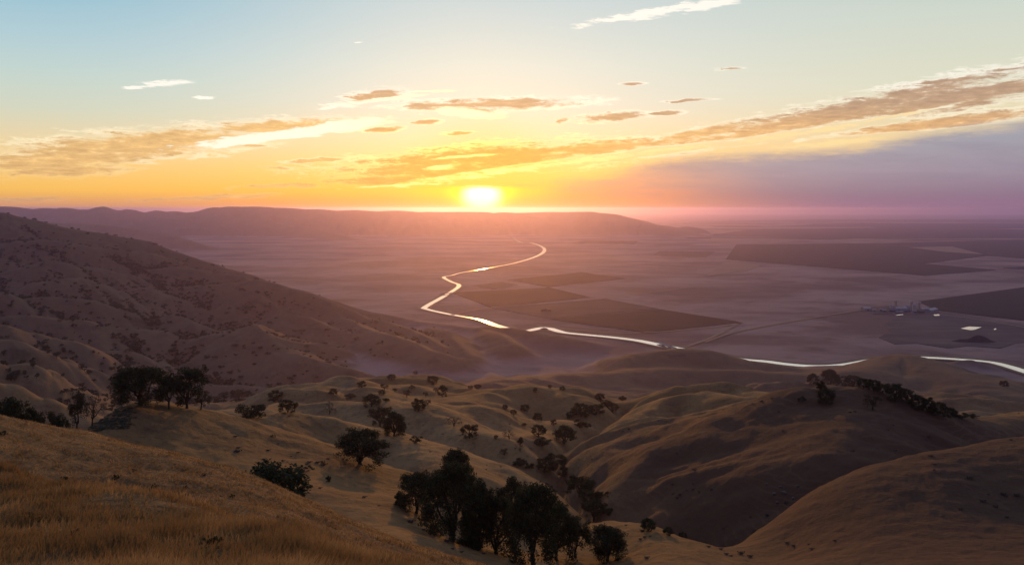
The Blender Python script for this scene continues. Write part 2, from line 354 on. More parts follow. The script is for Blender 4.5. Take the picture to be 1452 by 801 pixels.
    # white wisps
    dw = t.m('ADD', t.m('MULTIPLY', white, .9), t.m('MULTIPLY', nn, .95))
    c = t.mix(t.sm(dw, .12, .55), c, t.mix(near, lin(252,248,238), lin(255,240,180)))
    # heavier clouds: bright thin rims, tan or mauve cores
    dk = t.m('ADD', t.m('ADD', t.m('MULTIPLY', dark, .9), .18), t.m('MULTIPLY', nn, 1.0))
    dk = t.m('SUBTRACT', dk, t.m('MULTIPLY', t.sm(t.m('ADD', gaps, t.m('MULTIPLY', nn, .4)), -.1, .6), .75))
    rim = t.mix(near, lin(253,238,200), lin(255,236,130))
    rim = t.mix(t.sm(el, 4.0, 8.5), rim, lin(252,246,232))
    core = t.mix(near, t.mix(t.sm(az, 0.0, 22.0), lin(228,184,122), lin(230,178,120)), lin(214,138,66))
    core = t.mix(t.m('MULTIPLY', t.sm(el, 4.8, 7.0), t.sm(az, -14.0, -9.0)), core, lin(186,150,122))
    body = t.ramp(t.m('ADD', n2, t.m('MULTIPLY', n1, .35)), [(.48, (1.32,1.34,1.34)), (.60, (1.05,1.05,1.05)), (.85, (.76,.73,.77))])
    core = t.mix(1.0, core, body, 'MULTIPLY')
    rs = t.m('MULTIPLY', t.sm(el, 1.8, 3.6, .12, .85), t.sm(n1, .38, .58, .25, 1.0))
    c = t.mix(t.m('MULTIPLY', t.sm(dk, -.2, .16), rs), c, rim)
    c = t.mix(t.sm(dk, .1, .62, 0.0, .95), c, core)
    d2 = t.m('ADD', white2, t.m('MULTIPLY', nn, .75))
    c = t.mix(t.sm(d2, .05, .45), c, t.mix(near, lin(255,249,230), lin(255,244,196)))
    # bright openings between the low clouds
    gp = t.m('ADD', t.m('MULTIPLY', gaps, .8), t.m('MULTIPLY', nn, 1.0))
    c = t.mix(t.sm(gp, .2, .75, 0.0, .9), c, t.mix(near, lin(255,222,160), lin(255,240,150)))
    # violet bank of cloud and haze low on the right
    edge = t.new('ShaderNodeFloatCurve'); cm = edge.mapping; cm.use_clip = False; cu = cm.curves[0]
    pts = [(560,280),(700,264),(850,246),(950,222),(1060,215),(1200,207),(1300,188),(1452,166)]
    amin, amax = AE(560,0)[0], AE(1452,0)[0]
    q = [((AE(p, r)[0]-amin)/(amax-amin), AE(p, r)[1]/10.0) for p, r in pts]
    cu.points[0].location = q[0]; cu.points[1].location = q[-1]
    for p in q[1:-1]: cu.points.new(*p)
    cm.update()
    t.put(edge.inputs[1], t.m('DIVIDE', t.m('SUBTRACT', az, amin), amax-amin, clamp=True))
    eh = t.m('MULTIPLY', edge.outputs[0], 10.0)
    be = t.m('ADD', t.m('SUBTRACT', eh, el), t.m('MULTIPLY', nn, .55))
    bank = t.m('MULTIPLY', t.sm(be, -.35, .95), t.sm(az, -7.0, 8.0))
    fe = t.m('DIVIDE', el, 8.0, clamp=True)
    bcr = t.ramp(fe, [(0, lin(112,92,122)), (.1, lin(126,108,138)), (.3, lin(142,136,162)), (.55, lin(148,152,172)), (1, lin(170,160,164))])
    bcm = t.ramp(fe, [(0, lin(196,112,104)), (.13, lin(232,142,104)), (.25, lin(222,150,120)), (.4, lin(178,142,134)), (1, lin(168,142,136))])
    bc = t.mix(t.sm(az, 3.0, 20.0), bcm, bcr)
    bc = t.mix(t.m('MULTIPLY', t.m('SUBTRACT', n1, .42, clamp=True), 1.3), bc, lin(118,116,148))
    c = t.mix(t.m('MULTIPLY', bank, .94), c, bc)
    # disc and inner glow, cut above by the cloud deck
    cut = t.sm(t.m('ADD', el, t.m('MULTIPLY', nn, .22)), 1.75, 1.3)
    av = t.mapping(v0, (math.degrees(SUN_AZ), .85, 0), (0,0,0), (1.0,.78,1), 'TEXTURE'); a2 = t.vm('LENGTH', av)
    c = t.mix(t.m('MULTIPLY', t.sm(a2, 7.0, .8, 0.0, .9), cut), c, (1.1, .62, .03))
    c = t.mix(t.m('MULTIPLY', t.sm(a2, 3.2, .9), cut), c, (1.25, 1.0, .04))
    c = t.mix(t.m('MULTIPLY', t.sm(a2, 1.9, .55), cut), c, (1.6, 1.5, 1.2))
    # dusty band hugging the horizon
    band = t.mix(t.sm(ang, 26.0, 5.0), t.mix(t.sm(az, -8.0, 8.0), lin(214,150,112), lin(146,112,142)), lin(250,160,92))
    c = t.mix(t.m('MULTIPLY', t.sm(el, 1.3, .12), t.sm(a2, 1.2, 2.6, .35, .72)), c, band)
    # the last fraction of a degree is dimmed by the dense air far away
    c = t.mix(t.sm(el, .14, -.12, 0.0, .8), c, t.mix(t.sm(ang, 18.0, 4.0), (.13,.08,.14), (.35,.13,.02)))
    # below the horizon: dull earth
    c = t.mix(t.sm(el, -.5, -3.0), c, (.03,.025,.025))
    b2 = t.new('ShaderNodeBackground'); t.put(b2.inputs[0], c); b2.inputs[1].default_value = SKY_S
    ad = t.new('ShaderNodeAddShader'); t.l.new(b1.outputs[0], ad.inputs[0]); t.l.new(b2.outputs[0], ad.inputs[1]); t.l.new(ad.outputs[0], out.inputs[0])
    w.cycles.sampling_method = 'MANUAL'; w.cycles.sample_map_resolution = 1024
build_world()
# ---------- ground
def ground_mat():
    m, t, b = new_mat('dry_grass_hills', .95, .1)
    pos = t.new('ShaderNodeNewGeometry').outputs['Position']
    sp = t.new('ShaderNodeSeparateXYZ'); t.put(sp.inputs[0], pos)
    nb = t.noise(pos, .0035, 6, .6); nm = t.noise(pos, .03, 6, .65); nf = t.noise(pos, .35, 5, .7); nt = t.noise(pos, 2.4, 4, .7)
    gold = t.mix(t.sm(nb, .35, .65), (.205,.115,.047), (.285,.178,.084))
    gold = t.mix(t.sm(nm, .44, .64, 0, .65), gold, (.118,.062,.034))
    gold = t.mix(t.sm(nf, .48, .75, 0, .75), gold, (.060,.036,.020))
    gold = t.mix(t.sm(nt, .45, .8, 0, .6), gold, (.24,.145,.058))
    # right-hand hills: red-brown ground, with their shade painted in as a darker tone
    red_shade = t.m('MULTIPLY', t.sm(t.m('ADD', sp.outputs[0], t.m('MULTIPLY', t.m('SUBTRACT', nb, .5), 130.0)), 5.0, 62.0), t.sm(sp.outputs[1], 520.0, 330.0))
    gold = t.mix(t.m('MULTIPLY', red_shade, .92), gold, (.080,.041,.029))
    # sparser brown range grass on the farther, lower hills
    gold = t.mix(t.m('MULTIPLY', t.sm(t.m('ADD', sp.outputs[1], t.m('MULTIPLY', t.m('SUBTRACT', nb, .5), 900.0)), 700.0, 1500.0), .6), gold, (.105,.066,.055))
    # trodden contour trails
    tr = t.m('SINE', t.m('ADD', t.m('MULTIPLY', sp.outputs[2], 3.6), t.m('MULTIPLY', t.noise(pos, .045, 4, .6), 26.0)))
    trk = t.m('MULTIPLY', t.sm(tr, .55, 1.0), t.sm(t.noise(pos, .02, 3), .42, .62))
    gold = t.mix(t.m('MULTIPLY', trk, .10), gold, (.30,.19,.10))
    scrub = t.sm(t.noise(t.mapping(pos, (40,90,0)), .012, 6, .7), .56, .68)
    gold = t.mix(t.m('MULTIPLY', scrub, .5), gold, (.038,.033,.022))
    # valley floor: grey-brown scrub with broad pale and dark washes
    vp = t.mapping(pos, rot=(0,0,.35), scale=(.8,1.15,1))
    v1 = t.noise(vp, .0016, 8, .62, .4); v2 = t.noise(vp, .009, 6, .65)
    vf = t.mix(t.sm(v1, .38, .62), (.145,.089,.086), (.345,.23,.20))
    vf = t.mix(t.sm(v2, .5, .75, 0, .6), vf, (.055,.038,.036))
    far = t.sm(sp.outputs[2], 22.0, 4.0)
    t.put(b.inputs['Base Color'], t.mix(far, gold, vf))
    bp = t.new('ShaderNodeBump'); bp.inputs['Strength'].default_value = .6; bp.inputs['Distance'].default_value = .5
    t.put(bp.inputs['Height'], t.m('ADD', t.m('ADD', t.m('MULTIPLY', nf, 1.6), t.m('MULTIPLY', nt, .5)), t.m('MULTIPLY', tr, .06)))
    b2 = t.new('ShaderNodeBump'); b2.inputs['Strength'].default_value = .5; b2.inputs['Distance'].default_value = 4.0
    t.put(b2.inputs['Height'], nm); t.l.new(bp.outputs[0], b2.inputs['Normal']); t.l.new(b2.outputs[0], b.inputs['Normal'])
    return m
def build_ground():
    th = np.concatenate([np.linspace(-180,-80,16)[:-1], np.linspace(-80,-36,50)[:-1], np.linspace(-36,36,1050), np.linspace(36,80,50)[1:], np.linspace(80,180,16)[1:-1]])
    th = np.radians(th); r = np.concatenate([[1.0,2.0,3.0], np.exp(np.linspace(math.log(4.0), math.log(3600.0), 1080)), np.exp(np.linspace(math.log(3625.0), math.log(60000.0), 260))])
    nt_, nr = len(th), len(r)
    X = np.sin(th)[None]*r[:,None]; Y = np.cos(th)[None]*r[:,None]
    Z = height(X, Y)
    co = np.stack([X, Y, Z], -1).reshape(-1, 3)
    co = np.vstack([co, [[0, 0, float(height(np.array(0.), np.array(0.)))]]])
    i = np.arange(nr-1)[:,None]*nt_; j = np.arange(nt_)[None]; jn = (j+1) % nt_
    q = np.stack([i+j, i+jn, i+nt_+jn, i+nt_+j], -1).reshape(-1, 4)[:, ::-1]
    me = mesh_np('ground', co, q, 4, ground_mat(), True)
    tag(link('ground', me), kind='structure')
build_ground()
# ---------- find where a photo ray meets the ground
_ds = np.exp(np.linspace(math.log(9), math.log(9000), 1400))
def hits(pts, dmin=0):
    """pts: (px, py) list -> array of (x, y, z) where each sight line first meets the terrain"""
    pts = np.array(pts, float); D = _ds[_ds > dmin]; res = []
    for k in range(0, len(pts), 200):
        p = pts[k:k+200]; u = (p[:,0]-726)/F; s = (p[:,1]-YH)/F
        X = u[:,None]*D; Y = np.broadcast_to(D, X.shape); Z = CAMZ-s[:,None]*D
        below = height(X, Y) > Z; ix = np.argmax(below, 1); ok = below.any(1)
        dd = np.where(ok, D[ix], np.nan); lo = D[np.maximum(ix-1, 0)]; hi = D[ix]
        for _ in range(9):
            mi = (lo+hi)/2; b = height(u*mi, mi) > CAMZ-s*mi; hi = np.where(b, mi, hi); lo = np.where(b, lo, mi)
        dd = np.where(ok, hi, np.nan)
        res.append(np.stack([u*dd, dd, height(np.nan_to_num(u*dd), np.nan_to_num(dd))], 1))
    return np.vstack(res)
def on_plain(px, py, z=0.0):
    d = (CAMZ-z)*F/(py-YH); return ((px-726)/F*d, d, z)
# ---------- materials for things
def leaf_mat(name, c1, c2, tr=.25, big=0):
    m, t, b = new_mat(name, .8, .15); pos = t.new('ShaderNodeNewGeometry').outputs['Position']
    f = t.sm(t.noise(pos, .9, 4, .7), .35, .68)
    c = t.mix(f, c1, c2)
    if big: c = t.mix(t.sm(t.noise(pos, big, 5, .6), .36, .62), c, tuple(q*.74 for q in c1)); c = t.mix(t.sm(t.noise(pos, big*.37, 4), .55, .72, 0, .6), c, (.075,.08,.035))
    t.put(b.inputs['Base Color'], c)
    ts = t.new('ShaderNodeBsdfTranslucent'); t.put(ts.inputs[0], c)
    mx = t.new('ShaderNodeMixShader'); mx.inputs[0].default_value = tr
    t.l.new(b.outputs[0], mx.inputs[1]); t.l.new(ts.outputs[0], mx.inputs[2]); t.l.new(mx.outputs[0], t.n['Material Output'].inputs[0])
    return m
M_LEAF = leaf_mat('oak_leaves', (.024,.032,.016), (.055,.066,.030), .18)
M_LEAF2 = leaf_mat('dusty_oak_leaves', (.034,.034,.020), (.066,.062,.034))
M_SAGE = leaf_mat('sage_leaves', (.06,.065,.045), (.13,.135,.095))
M_TWIG = leaf_mat('bare_twigs', (.05,.04,.034), (.09,.072,.06), .1)
M_BARK = plain_mat('oak_bark', (.045,.036,.028), .95, .4, 3.0)
M_GRASS = leaf_mat('dry_grass_blades', (.31,.195,.08), (.48,.335,.155), .4, .35)
# ---------- trees
def tube(path, radii, n=6):
    v = []; f = []
    for i, (p, r) in enumerate(zip(path, radii)):
        d = (path[min(i+1, len(path)-1)]-path[max(i-1, 0)]).normalized()
        a = d.orthogonal().normalized(); b = d.cross(a)
        for k in range(n):
            th = 2*math.pi*k/n; v.append(p+(a*math.cos(th)+b*math.sin(th))*r)
    for i in range(len(path)-1):
        for k in range(n):
            f.append((i*n+k, i*n+(k+1) % n, (i+1)*n+(k+1) % n, (i+1)*n+k))
    return v, f
def limb(rng, a, b, ra, rb, seg=5, wob=.05):
    L = (b-a).length; pts = []; rr = []
    for i in range(seg+1):
        s = i/seg; p = a.lerp(b, s)
        if 0 < i < seg: p = p+Vector((rng.uniform(-1,1), rng.uniform(-1,1), rng.uniform(-.5,1)))*wob*L
        pts.append(p); rr.append(ra+(rb-ra)*s)
    return pts, rr
def leaves(rng, centres, n, size, flat=.75):
    c = np.array([k[:3] for k in centres]); r = np.array([k[3] for k in centres])
    w = r**2; idx = rng.choice(len(c), n, p=w/w.sum())
    d = rng.normal(size=(n, 3)); d /= np.linalg.norm(d, axis=1)[:,None]
    rad = r[idx]*rng.uniform(.0, 1.0, n)**.45
    pos = c[idx]+d*rad[:,None]*np.array([1,1,flat])+rng.normal(size=(n,3))*.008
    a = rng.normal(size=(n,3)); a /= np.linalg.norm(a, axis=1)[:,None]
    b = np.cross(a, rng.normal(size=(n,3))); b /= np.linalg.norm(b, axis=1)[:,None]
    s = (size*rng.uniform(.6, 1.4, n))[:,None]
    co = np.stack([pos-a*s, pos-b*s*.55, pos+a*s, pos+b*s*.55], 1).reshape(-1, 3)
    return co, np.arange(n*4).reshape(-1, 4)
def oak_mesh(seed, wide, n, size, base=.20, dense=1.0, lean=0.0, mat=None, clumps=34, lowest=-.25):
    rng = np.random.default_rng(seed); rr = random.Random(seed)
    V_, F_ = [], []
    def add(path, rad, k=6):
        v, f = tube(path, rad, k); o = len(V_); V_.extend(v); F_.extend([tuple(i+o for i in q) for q in f])
    top = Vector((lean*.5+rr.uniform(-.03,.03), rr.uniform(-.03,.03), base+.06))
    add(*limb(rr, Vector((0,0,-.06)), top, .048, .034, 5, .05))
    cen = []; w2 = wide/2
    nl = rr.randint(5, 7)
    for i in range(nl):
        th = 2*math.pi*(i+rr.uniform(-.3,.3))/nl; rad = w2*rr.uniform(.35,.62); z = rr.uniform(.36, .72) if i else .8
        if i == 0: rad *= .3
        e = Vector((lean+math.cos(th)*rad, math.sin(th)*rad, z))
        add(*limb(rr, top-Vector((0,0,rr.uniform(0,.08))), e, .024, .013, 5, .09))
        for k in range(rr.randint(3, 4)):
            t2 = th+rr.uniform(-.9,.9); r2 = rr.uniform(.2,.42)*w2; e2 = e+Vector((math.cos(t2)*r2, math.sin(t2)*r2, rr.uniform(-.16,.18)))
            e2.z = min(e2.z, .93); add(*limb(rr, e, e2, .011, .004, 4, .1), 4)
            cen.append((e2.x, e2.y, e2.z, rr.uniform(.085,.15)))
            for q in range(2):
                e3 = e2+Vector((rr.uniform(-.13,.13), rr.uniform(-.13,.13), rr.uniform(-.10,.10))); add(*limb(rr, e2, e3, .004, .0015, 2, .1), 3)
                cen.append((e3.x, e3.y, min(e3.z, .94), rr.uniform(.05,.10)))
    for i in range(int(clumps*dense)):
        th = rr.uniform(0, 6.283); ph = rr.uniform(lowest, 1.45); q = rr.uniform(.62, .98)
        x = lean+math.cos(th)*math.cos(ph)*w2*q; y = math.sin(th)*math.cos(ph)*w2*q; z = .50+math.sin(ph)*(.46 if ph > 0 else .8)*q
        cen.append((x, y, max(z, base+.02), rr.uniform(.075,.15)))
    co, fa = leaves(rng, cen, n, size)
    return pydata('oak_trunk', V_, F_, M_BARK), mesh_np('oak_crown', co, fa, 4, mat or M_LEAF)
def shrub_mesh(seed, wide, n, size, mat=None, clumps=16, low=.5):
    rng = np.random.default_rng(seed); rr = random.Random(seed); V_, F_ = [], []; cen = []
    for i in range(clumps):
        th = rr.uniform(0, 6.283); q = rr.uniform(0, 1)**.6*wide/2*.8; z = rr.uniform(.12, .82)*(1-.5*(q/(wide/2))**2)
        r = rr.uniform(.12,.22)*min(1, wide); c = Vector((math.cos(th)*q, math.sin(th)*q, z)); cen.append((*c, r))
        v, f = tube(*limb(rr, Vector((c.x*.2, c.y*.2, -.05)), c, .016, .006, 3, .08), 4); o = len(V_); V_.extend(v); F_.extend([tuple(k+o for k in g) for g in f])
    co, fa = leaves(rng, cen, n, size, low+.3)
    co[:,2] = np.maximum(co[:,2], -.02)
    return pydata('shrub_stems', V_, F_, M_BARK), mesh_np('shrub_crown', co, fa, 4, mat or M_LEAF)
PROTO = {
 'big': [oak_mesh(s, w, 14000, .018, b, 1.6, 0, None, 54, -.7) for s, w, b in ((1,.95,.06),(2,1.05,.04),(3,.88,.07),(4,1.0,.03))],
 'oak': [oak_mesh(s, w, 6000, .024, b, 1.2, l, None, 34) for s, w, b, l in ((11,1.1,.10,0),(12,1.0,.08,.05),(13,1.2,.12,-.05),(14,.95,.09,.03),(15,1.1,.07,0))],
 'round': [oak_mesh(s, w, 4200, .030, .05, 1.5, 0, None, 34, -.9) for s, w in ((81,1.05),(82,1.2),(83,.95),(84,1.1))],
 'airy': [oak_mesh(s, w, 3000, .020, b, .6, l, M_LEAF2, 26) for s, w, b, l in ((21,.9,.2,.06),(22,1.05,.2,-.08),(23,.95,.18,0))],
 'bare': [oak_mesh(s, w, 900, .022, b, .5, l, M_TWIG, 20) for s, w, b, l in ((31,1.1,.14,.1),(32,1.3,.12,-.1))],
 'bush': [shrub_mesh(s, w, 3000, .034) for s, w in ((41,1.2),(42,1.4),(43,1.1))],
 'low': [shrub_mesh(s, w, 1400, .05) for s, w in ((51,1.9),(52,2.3))],
 'grey': [shrub_mesh(s, w, 1500, .03, M_SAGE) for s, w in ((61,1.3),(62,1.5))],
}
WID = {'big':.80,'oak':.92,'round':.95,'airy':.88,'bare':1.1,'bush':1.05,'low':2.0,'grey':1.4}
_cnt = {}
def plant(kind, pos, h, w, label, group=None):
    k = _cnt.get(kind, 0); _cnt[kind] = k+1
    tm, cm = PROTO[kind][k % len(PROTO[kind])]
    shr = kind in ('bush', 'low', 'grey')
    root = bpy.data.objects.new('shrub' if shr else 'oak_tree', None); COL.objects.link(root); root.empty_display_size = .2
    root.location = pos; root.scale = (w/WID[kind], w/WID[kind], h); root.rotation_euler = (0, 0, (k*2.399) % 6.283)
    tag(root, label, 'shrub' if shr else 'tree', group)
    link('stems' if shr else 'trunk', tm, root); link('crown', cm, root)
    return root
# (column, base row, height, width, kind, label, distance or None)
GV = 'oaks of the dark grove on the near slope'
TREES = [
 (200,574,52,60,'big','broad dark oak with full round crown, left one of the hilltop group',0),
 (239,580,44,34,'airy','thin open oak between the two larger hilltop oaks',0),
 (265,579,55,46,'oak','tall oak with see-through crown at the right of the hilltop group',0),
 (285,580,26,20,'airy','small straggly oak hugging the right foot of the hilltop group',0),
 (353,592,25,40,'bush','dense dark bushy oak on the ridge just right of the hilltop group',0),
 (338,568,16,20,'airy','pale hazy oak behind the bushy ridge oak, in the hollow',0),
 (390,568,14,17,'oak','small lone oak on the green flat behind the hilltop ridge',0),
 (408,585,17,20,'oak','small round oak at the near edge of the green flat',0),
 (109,574,26,26,'airy','upright bare-limbed oak left of the bright hilltop, beside a leaning one',195),
 (131,582,28,30,'bare','leaning half-bare oak at the edge of the dark hollow on the left',200),
 (16,596,34,42,'oak','widest dark oak of the hollow at the left edge of the picture',170),
 (-4,596,30,30,'oak','dark oak cut by the left edge of the picture in the hollow',172),
 (42,600,25,28,'oak','low dark oak second from the left edge in the shaded hollow',174),
 (62,604,22,26,'airy','grey-brown thin oak in the middle of the shaded left hollow',178),
 (80,608,24,24,'oak','dark oak of the shaded hollow nearest the leaning half-bare oak',182),
 (384,716,60,108,'round','wide dark spreading oak bush alone just behind the near grass shoulder',99),
 (347,690,16,34,'low','low dark shrub spreading left of the wide oak bush',99),
 (434,668,8,24,'low','flat dark mat of brush on the slope above the wide oak bush',0),
 (466,683,10,8,'bush','small upright dark bush right of the flat brush mat',0),
 (512,659,48,54,'big','lone full-crowned dark oak on the open middle slope',0),
 (539,604,26,26,'oak','rounder upper oak of the pair in the fold beyond the lone slope oak',0),
 (559,618,33,30,'big','taller dark oak of the pair in the fold beyond the lone slope oak',0),
 (589,627,10,26,'low','low dark thicket trailing right of the oak pair in the fold',0),
 (527,576,16,21,'oak','dark round oak at the top of the golden fold beside the track',0),
 (467,587,18,15,'bare','thin leafless-looking oak on the ridge line left of the golden fold',0),
 (594,582,15,18,'oak','dark oak where the golden fold begins to drop to the right',0),
 (644,604,14,26,'bare','sprawling thin oak on the dark track down the golden fold',0),
 (666,621,18,18,'oak','round dark oak right below the dark track on the golden fold',0),
 (646,706,64,38,'big','oak whose round top rises highest at the back of the grove',0),
 (590,727,54,44,'big','left dark oak of the grove, wide and low',0),
 (566,716,17,20,'bush','dark bush at the left tip of the grove',0),
 (640,767,106,62,'big','tall broad oak in the middle left of the grove',0),
 (680,777,92,48,'big','oak with ragged top in the centre of the grove',0),
 (704,785,80,52,'big','dense oak hiding the middle of the grove, right of its centre',0),
 (727,742,62,38,'oak','round-headed oak standing clear on a visible trunk behind the grove',0),
 (757,802,112,62,'big','nearest and tallest oak of the grove with a thick bare trunk',0),
 (790,794,78,46,'big','dark oak leaning out right of the tallest grove oak',0),
 (815,790,56,34,'oak','rightmost oak of the grove with drooping side branches',0),
 (626,757,24,42,'bare','grey twiggy brush under the left oaks of the grove',0),
 (665,775,30,40,'bush','dark undergrowth bush between the grove trunks',0),
 (862,795,48,46,'big','lone rounded oak standing right of the grove',0),
 (920,753,17,20,'oak','small dark oak on the bright knoll edge right of the lone rounded oak',0),
 (948,758,13,15,'bush','dark bush next to the small oak on the knoll edge',0),
 (968,761,8,15,'low','low dark brush furthest right along the knoll edge',0),
 (1008,778,20,28,'grey','grey twiggy shrub in the gully at the foot of the right hills',222),
 (1030,787,18,26,'grey','second grey shrub lower in the gully at the foot of the right hills',215),
 (1171,571,18,20,'big','round dark oak on the face just below the crest of the right hill',0),
 (1136,569,9,16,'low','flat dark bush left of the round oak below the crest',0),
 (1237,581,22,24,'airy','open-crowned oak alone on the right slope below the crest row',0),
 (1177,545,20,20,'big','tallest oak at the top of the right hill, left end of the crest row',0),
 (1153,545,14,14,'oak','leftmost small oak on the summit of the right hill',0),
 (1165,552,13,17,'bush','bushy oak tucked below the summit oaks of the right hill',0),
 (1269,569,24,20,'big','tall ragged oak half way down the crest row of the right hill',0),
 (1423,547,7,11,'oak','tiny dark oak on the pale hill near the right edge of the picture',0),
]
G_CREST = 'oaks in the row along the crest of the right hill'
TREES += [(a,b,h,w,k,'dark oak in the close row descending the crest of the right hill',0,G_CREST) for a,b,h,w,k in (
 (1194,546,12,18,'oak'),(1210,547,14,21,'oak'),(1225,550,13,16,'oak'),(1239,554,15,20,'oak'),(1252,557,12,16,'oak'),(1285,568,16,18,'oak'),(1303,580,18,19,'oak'),(1315,583,18,18,'oak'),(1330,588,17,19,'oak'),(1345,591,13,19,'oak'),(1362,592,9,20,'bush'),(1379,592,6,15,'bush'),(1322,586,13,15,'bush'),(1294,574,12,14,'bush'))]
G_RAV = 'dark bushy trees along the ravine'
TREES += [(a,b,h,w,k,'dark bushy tree crowding the bottom of the winding ravine',0,G_RAV) for a,b,h,w,k in (
 (764,618,15,18,'oak'),(768,631,12,24,'bush'),(800,629,25,33,'oak'),(738,629,10,11,'bush'),(824,590,17,23,'oak'),(808,592,10,12,'bush'),(846,587,13,20,'oak'),(851,568,10,13,'oak'),(860,575,9,14,'bush'),(868,584,12,17,'oak'),(882,567,6,13,'bush'),(822,604,11,17,'bush'),(832,606,8,12,'bush'),
 (736,660,11,20,'bush'),(750,663,10,13,'bush'),(772,667,18,23,'oak'),(797,657,14,28,'bush'),(800,675,15,18,'bush'),(822,703,27,36,'oak'),(838,721,25,28,'oak'),(842,738,28,33,'oak'),(860,703,8,15,'low'),(862,728,10,14,'bush'),(812,690,14,20,'bush'),(786,664,12,16,'bush'),(780,650,9,14,'bush'))]
G_DOME = 'small oaks dotted over the pale dome-shaped hill'
TREES += [(a,b,h,w,'oak','small round oak dotted on the pale dome-shaped hill beyond the ravine',0,G_DOME) for a,b,h,w in (
 (744,583,9,11),(716,580,6,7),(728,588,7,8),(763,596,10,12),(785,602,7,7),(759,556,6,5),(780,550,4,5),(797,553,5,7),(743,604,4,6),(667,551,4,7),(677,551,6,9))]
G_FOLD = 'small oaks scattered over the pale rolling hills'
TREES += [(a,b,h,w,k,'small dark oak scattered on the pale rolling hills beyond the golden fold',0,G_FOLD) for a,b,h,w,k in (
 (473,559,8,10,'oak'),(513,549,8,10,'oak'),(555,538,7,11,'oak'),(614,544,10,14,'oak'),(545,553,9,12,'airy'),(541,559,6,8,'oak'),(497,563,6,15,'bush'),(548,568,4,12,'bush'),(584,552,6,8,'airy'),(627,562,15,11,'oak'),(577,563,10,11,'airy'),(604,563,8,8,'airy'),(607,575,8,9,'airy'),(589,530,4,6,'oak'),(618,556,6,8,'airy'),(703,622,5,5,'oak'),(560,556,6,8,'airy'))]
TREES += [(770,442,3.2,5,'round','small dark tree of the clump among the fields beside the canal',0,'trees among the fields'),(774,441.5,3.6,5,'round','small dark tree of the clump among the fields beside the canal',0,'trees among the fields'),(779,442,3,5,'round','small dark tree of the clump among the fields beside the canal',0,'trees among the fields'),(722,622,12,20,'bare','grey leafless thicket above the ravine head',0),(738,640,12,12,'bare','grey leafless tree in the ravine beside the dark bushes',0),(716,645,9,11,'airy','small brown oak on the golden slope left of the ravine',0)]
xyz = hits([(a[0], a[1]) for a in TREES])
for a, p in zip(TREES, xyz):
    px, by, h, w, kind, lab, dist = a[:7]; grp = a[7] if len(a) > 7 else (GV if 'grove' in lab and 'right of the grove' not in lab and 'behind' not in lab else None)
    if dist:
        x, y = (px-726)/F*dist, float(dist); z = float(height(np.array(x), np.array(y))); top = CAMZ-(by-h-YH)/F*y
        plant(kind, (x, y, z), max(top-z, h*y/F*.8), w*y/F, lab, grp); continue
    if not np.isfinite(p[1]): continue
    s = p[1]/F
    k = 1.02 if grp == GV else 1.0
    plant(kind, tuple(p), h*s*1.06, w*s*k, lab, grp) if not (kind == 'oak' and h < 20) else plant('round', tuple(p), h*s*1.1, w*s*1.1, lab, grp)
# low dark tufts on the near shoulders
TUFTS = [(92,681,8,14),(165,679,8,13),(220,692,8,13),(263,692,5,7),(289,674,4,9),(4,617,8,14),(101,764,16,34),(300,778,22,34),(40,735,14,22),(190,668,5,9),(330,705,6,10),(140,735,10,18),(458,657,5,9),(387,620,5,9),(500,640,4,8)]
for (a, b, h, w), p in zip(TUFTS, hits([(q[0], q[1]) for q in TUFTS])):
    s = p[1]/F; plant('low', tuple(p), h*s, w*s, 'low dark weed clump in the dry grass of the near slopes', 'weed clumps in the dry grass')
# ---------- trees of the left mountain: 170 nearest as things, the rest as one mass
def speck_mesh(seed):
    rng = np.random.default_rng(seed); rr = random.Random(seed)
    cen = [(rr.uniform(-.3,.3), rr.uniform(-.3,.3), rr.uniform(.35,.8), rr.uniform(.15,.25)) for _ in range(9)]
    co, fa = leaves(rng, cen, 220, .085); v, f = tube([Vector((0,0,-.08)), Vector((.02,0,.45))], [.05,.03], 4)
    co = np.vstack([co, np.array([tuple(q) for q in v])]); fa = np.vstack([fa, np.array(f)+220*4])
    return co, fa
SP = [speck_mesh(s) for s in (71,72,73,74)]
SPM = [mesh_np('distant_oak', c, f, 4, M_LEAF) for c, f in SP]
def mountain_points(n):
    x = RNG.uniform(-2300, 350, n); y = RNG.uniform(1050, 3250, n); px = 726+x/y*F; k = px > -12; x, y, px = x[k], y[k], px[k]
    z = height(x, y); k = (z > 12) & (px < 640); x, y, z, px = x[k], y[k], z[k], px[k]
    con = 0
    for e, w in ((22.0, 1.0), (60.0, .35)): con = con+w*((height(x+e, y)+height(x-e, y)+height(x, y+e)+height(x, y-e))/4-z)
    pr = np.clip(.12+con*.26, .05, 1.0)*(.25+1.1*sstep(-.15, .35, gnoise(x/190, y/110, 55)+.5*gnoise(x/60, y/50, 56)))*np.clip(1.25-px/430, .10, 1)
    k = RNG.uniform(0, 1, len(x)) < pr
    return np.stack([x, y, z], 1)[k]
MP = mountain_points(130000); MP = MP[np.argsort(np.hypot(MP[:,0], MP[:,1]))]
def seen(p):
    t = np.linspace(.05, .985, 160)[None]; X, Y, Z = p[:,:1]*t, p[:,1:2]*t, CAMZ+(p[:,2:]+7-CAMZ)*t
    return (height(X, Y) < Z).all(1)
NEARP = MP[:1100]; sv = seen(NEARP); IND = NEARP[sv][:165]; REST = np.vstack([NEARP[sv][165:], MP[1100:]]); REST = REST[RNG.permutation(len(REST))]
for i, p in enumerate(IND):
    o = link('oak_tree', SPM[i % 4]); h = RNG.uniform(5, 10); w = h*RNG.uniform(1.0, 1.5)
    o.location = p; o.scale = (w, w, h); o.rotation_euler = (0, 0, RNG.uniform(0, 6.28))
    tag(o, 'small dark oak among the many on the shaded spurs of the long left mountain', 'tree', 'oaks on the spurs of the left mountain')
